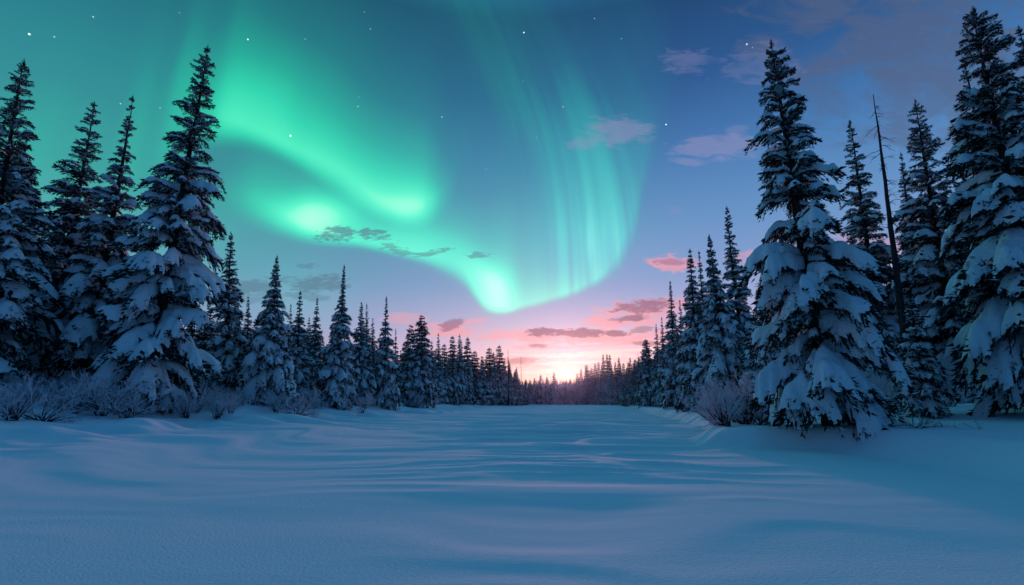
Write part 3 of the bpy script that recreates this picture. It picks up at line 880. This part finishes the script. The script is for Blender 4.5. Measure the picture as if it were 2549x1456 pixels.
rng = np.random.default_rng(9)
bag = Bag()
for k_ in range(900):
    bx = rng.uniform(1270, 1640); d_ = rng.uniform(299, 345) - max(0, bx - 1480) * rng.uniform(.55, .85)
    x, y, z = spot(bx, d_)
    ty = np.interp(bx, [1270, 1400, 1480, 1640], [950, 945, 938, 915]) + rng.uniform(-4, 26)
    Hh = CAMZ + uv(bx, ty)[1] * d_ - z
    w = rng.uniform(.8, 1.5); n_ = 7; sd = 6
    hs = np.linspace(0, 1, n_)
    rad = w * (1 - hs) ** .8 * np.where(np.arange(n_) % 2, .55, 1.15) + .05
    pth = np.stack([x + rng.normal(0, .05, n_), y + 0 * hs, z + hs * Hh], -1)
    v, q = tube(pth, rad, sd, .45, rng)
    bag.add(v, q)
fw = bag.make("far_wood", M_NEEDLE, None)
# frost on the same wood: pale sprays through its volume
bag = Bag()
P0 = []
for k_ in range(26000):
    bx = rng.uniform(1270, 1640); d_ = 297 - max(0, bx - 1480) * .85 + rng.uniform(-1, 12)
    P0.append((bx, d_, rng.random()))
P0 = np.array(P0)
X = P0[:, 1] * (np.array([uv(b_, 995)[0] for b_ in P0[:, 0]]))
Z = height(X, P0[:, 1])
tz = np.interp(P0[:, 0], [1270, 1400, 1480, 1640], [956, 953, 947, 930])
Zt = np.array([CAMZ + uv(b_, t_)[1] * d_ for b_, t_, d_ in zip(P0[:, 0], tz, P0[:, 1])])
Cc = np.stack([X, P0[:, 1], Z + (Zt - Z) * P0[:, 2] ** 1.4], -1)
d = rng.normal(0, .35, Cc.shape) + np.array([0, 0, -1.]); ln = rng.uniform(.5, 1.6, (len(Cc), 1))
pr = rng.normal(0, 1, Cc.shape); pr[:, 2] = 0
tri = np.stack([Cc, Cc + d * ln * .5 + pr * .09, Cc + d * ln, Cc + d * ln * .5 - pr * .09], -2).reshape(-1, 3)
bag.add(tri, np.arange(len(tri)).reshape(-1, 4))
fs = bag.make("frost_cover", M_FROST, fw)
fw['kind'] = 'stuff'; fw['label'] = 'low frosted wood closing off the far shore below the setting sun'; fw['category'] = 'wood'


# ------------------------------------------------------------------ dead trees
def snag(label, bx, tx, ty, depth, r0, seed, nbr, blen, group=None, top_only=.35):
    x, y, z = spot(bx, depth)
    u_, v_ = uv(tx, ty)
    top = np.array([u_ * depth, depth, CAMZ + v_ * depth]); base_p = np.array([x, y, z])
    H = np.linalg.norm(top - base_p)
    rg = np.random.default_rng(seed)
    o = thing('dead_tree', label, 'dead tree', group)
    n_ = 20; hs = np.linspace(-.02, 1, n_)
    wv = np.cumsum(rg.normal(0, .01, (n_, 2)), 0) * H * .06
    pth = np.stack([wv[:, 0], wv[:, 1], hs * H], -1)
    tb = Bag(); v, q = tube(pth, np.maximum(r0 * (1 - hs) ** .7, .018), 8, .1, rg); tb.add(v, q)
    tb.make('trunk', M_DEAD, o, True)
    bb = Bag()
    for k_ in range(nbr):
        f = top_only + (1 - top_only - .02) * (k_ + rg.random()) / nbr
        c = np.array([np.interp(f, hs, pth[:, 0]), np.interp(f, hs, pth[:, 1]), f * H])
        an = rg.uniform(0, 6.283); l_ = blen * (1.15 - f) * rg.uniform(.4, 1.3) + .1
        dv = np.array([math.cos(an), math.sin(an), 0])
        s = np.linspace(0, 1, 6)
        pp = c + dv * (s * l_)[:, None] + np.array([0, 0, 1.]) * (l_ * (.22 * s - .62 * s ** 2 + .05 * np.sin(s * 7 + an)))[:, None]
        rb = max(.012, r0 * .12) * (1 - s * .75)
        v, q = tube(pp, rb, 3); bb.add(v, q)
        for w_ in range(3):
            i_ = rg.integers(2, 6) - 1; dd = dv + rg.normal(0, .6, 3); dd[2] -= .3
            p2 = np.stack([pp[i_], pp[i_] + dd * l_ * .16, pp[i_] + dd * l_ * .3 + np.array([0, 0, -.03 * l_])])
            v, q = tube(p2, rb[i_] * np.array([.8, .6, .3]), 3); bb.add(v, q)
    bb.make('branches', M_DEAD, o)
    set_pose(o, x, y, z - .2, tuple(top))
    return o

snag('tall bare dead tree with thin drooping twigs leaning among the right-bank spruces', 2272, 2174, 228, 26, .21, 3, 46, 2.0)
snag('bare broken-topped pole at the end of the far left wall of trees', 1266, 1265, 865, 190, .34, 4, 16, 2.2)
snag('thin bare pole with stubby crossed twigs, alone right of the far left wall of trees', 1298, 1297, 884, 225, .26, 5, 14, 2.6)
snag('thin bare pole rising from the far right wall of trees', 1590, 1588, 872, 130, .16, 6, 12, 1.6)
snag('thin leaning dead trunk close beside the tall bare dead tree', 2262, 2236, 640, 25, .09, 7, 14, 1.2)


# ------------------------------------------------------------------ shrubs
def shrub_mesh(seed, Hs, spread, nstem=14, levels=3, kids=4, upright=.6, r0=.012):
    rg = np.random.default_rng(seed)
    stems, twigs = Bag(), Bag()
    def grow(p, d, l, r, lev):
        n_ = 5; s = np.linspace(0, 1, n_)
        cv = rg.normal(0, .18, 3); cv[2] = abs(cv[2]) * .5 if upright > .5 else cv[2]
        pts = p + d * (s * l)[:, None] + cv * (l * s ** 2)[:, None]
        pts[:, 2] = np.maximum(pts[:, 2], -.05)
        v, q = tube(pts, r * (1 - .6 * s), 3)
        (stems if lev == 0 else twigs).add(v, q)
        if lev < levels:
            for k_ in range(kids + rg.integers(0, 2)):
                i_ = rg.integers(1, n_)
                nd = d + rg.normal(0, .48, 3); nd[2] += .1; nd /= np.linalg.norm(nd)
                grow(pts[i_], nd, l * rg.uniform(.42, .68), r * .68, lev + 1)
    for k_ in range(nstem):
        an = rg.uniform(0, 6.283); t_ = rg.uniform(.15, 1) * spread
        d = np.array([math.cos(an) * t_, math.sin(an) * t_, upright + .4 * rg.random()]); d /= np.linalg.norm(d)
        grow(np.array([rg.normal(0, .08), rg.normal(0, .08), -.05]), d, Hs * rg.uniform(.5, .8), r0, 0)
    return stems, twigs


def shrub(seed, Hs, spread, frost=M_FROST, **kw):
    o = thing('frosted_shrub', 'x', 'shrub')
    a_, b_ = shrub_mesh(seed, Hs, spread, **kw)
    a_.make('stems', M_STEM, o); b_.make('twigs', frost, o)
    return o

shrub_src = [shrub(81, 1.5, 1.0, nstem=15, kids=3, r0=.036), shrub(82, 1.5, .7, nstem=13, kids=3, r0=.036), shrub(83, 1.5, 1.5, nstem=14, kids=3, upright=.45, r0=.036),
             shrub(84, 1.5, .9, nstem=9, kids=3, r0=.026)]
shrub_free = list(shrub_src)
M_PALE, nt, b = material("frosted_brush", (0.42, 0.5, 0.58), .8, .15)


def put_shrub(bx, depth, s, label, group, i, sz=None, off=0):
    x, y, z = spot(bx, depth)
    src = shrub_src[i]
    if src in shrub_free: shrub_free.remove(src); o = src; o['label'] = label; o['group'] = group
    else: o = copy_thing(src, label, group)
    o.location = (x, y, z - .03 + off); o.rotation_euler = (0, 0, R_.uniform(0, 6.28)); sz = sz or s
    o.scale = (s / 1.5, s / 1.5, sz / 1.5)
    return o

GS = 'frosted shrubs along the foot of the left bank'
named = [
    (40, 21.5, 1.6, 'large frosted shrub at the left picture edge', 0), (120, 23, 1.6, 'rounded frosted shrub spilling toward the pink drift', 2),
    (192, 25.5, 1.7, 'small open dark-stemmed bush left of the spreading arching shrub', 3), (262, 26, 2.0, 'upright frosted shrub below the narrow-topped spruce', 1),
    (320, 26.5, 1.9, 'wide low shrub with long arching stems below the tallest left-bank spruce', 2), (470, 30, 1.5, 'tight frosted shrub at the right foot of the tallest left-bank spruce', 0),
    (545, 31, 1.5, 'low frosted shrub below the slender dark spruce', 1), (745, 38.5, 1.9, 'fan-shaped frosted shrub standing forward in front of the row of spruces', 2),
    (905, 49, 1.8, 'frosted shrub with a crooked dark stem near the end of the left row', 3)]
for bx, d_, s, lb, i_ in named: put_shrub(bx, d_, s, lb, GS, i_)
for k_ in range(46):
    bx = 20 + 1060 * (k_ / 45) + R_.uniform(-12, 12)
    d_ = np.interp(bx, [0, 500, 800, 1080], [24, 31, 44, 80]) * R_.uniform(.98, 1.12)
    put_shrub(bx, d_, R_.uniform(.95, 1.5) * np.interp(bx, [0, 500, 1080], [.95, 1.0, 1.25]), 'purplish frosted shrub crowded into the low thicket in front of the left-bank spruces', GS, R_.randrange(3))
GT = 'frosted shrubs among the right-bank spruces'
named = [(1800, 17.6, 1.5, 'thin-stemmed frosted shrub leaning out over the snow left of the largest right-bank spruce', 0), (1842, 18.6, 1.7, 'upright frosted shrub beside the left foot of the largest right-bank spruce', 1),
         (1885, 18.2, 1.5, 'low frosted shrub tucked under the left boughs of the largest right-bank spruce', 2)]
for bx, d_, s, lb, i_ in named: put_shrub(bx, d_, s, lb, GT, i_)
for k_ in range(26):
    bx = R_.uniform(2180, 2600); d_ = R_.uniform(17.5, 27)
    put_shrub(bx, d_, R_.uniform(.9, 1.6), 'blue frosted undergrowth shrub between the right-bank spruces', GT, R_.randrange(3))
for k_ in range(8):
    bx = R_.uniform(1770, 1900); d_ = R_.uniform(20, 26)
    put_shrub(bx, d_, R_.uniform(.9, 1.4), 'frosted undergrowth shrub behind the thin-stemmed ones left of the largest right-bank spruce', GT, R_.randrange(3))


def bare_twig(label, bx, depth, s, seed, n_=7):
    o = thing('bare_shrub', label, 'shrub', 'bare twigs poking out of the right bank snow')
    a_, b_ = shrub_mesh(seed, 1.0, 1.6, nstem=n_, levels=2, kids=3, upright=.5, r0=.012)
    a_.make('stems', M_STEM, o); b_.make('twigs', M_STEM, o)
    x, y, z = spot(bx, depth)
    o.location = (x, y, z); o.scale = (s, s, s)

bare_twig('dark leafless twigs poking from the snow right of the largest right-bank spruce', 2268, 13.0, .8, 91, 8)
bare_twig('small dark twig tuft between the bare twigs and the huge tree at the right edge', 2335, 13.6, .4, 92, 5)
bare_twig('tiny forked twig in the snow below the huge tree at the right edge', 2415, 12.8, .35, 93, 3)

# ------------------------------------------------------------------ haze: one closed box of thin cold air
def haze_box():
    x0, x1, y0, y1, z0, z1 = -190, 230, -30, 400, -2.5, 60
    v = [(x, y, z) for x in (x0, x1) for y in (y0, y1) for z in (z0, z1)]
    f = [(0, 1, 3, 2), (4, 6, 7, 5), (0, 4, 5, 1), (2, 3, 7, 6), (0, 2, 6, 4), (1, 5, 7, 3)]
    mt = bpy.data.materials.new("thin_haze"); mt.use_nodes = True
    t = mt.node_tree; t.nodes.clear()
    vp = t.nodes.new('ShaderNodeVolumePrincipled'); vp.inputs['Color'].default_value = (.62, .74, .95, 1)
    vp.inputs['Density'].default_value = HAZE; vp.inputs['Anisotropy'].default_value = .93
    out = t.nodes.new('ShaderNodeOutputMaterial'); t.links.new(vp.outputs[0], out.inputs['Volume'])
    o = build("haze", v, f, None, mt)
    o['kind'] = 'stuff'; o['label'] = 'thin cold haze over the river valley'; o['category'] = 'haze'
HAZE = 0.00004
if HAZE: haze_box()
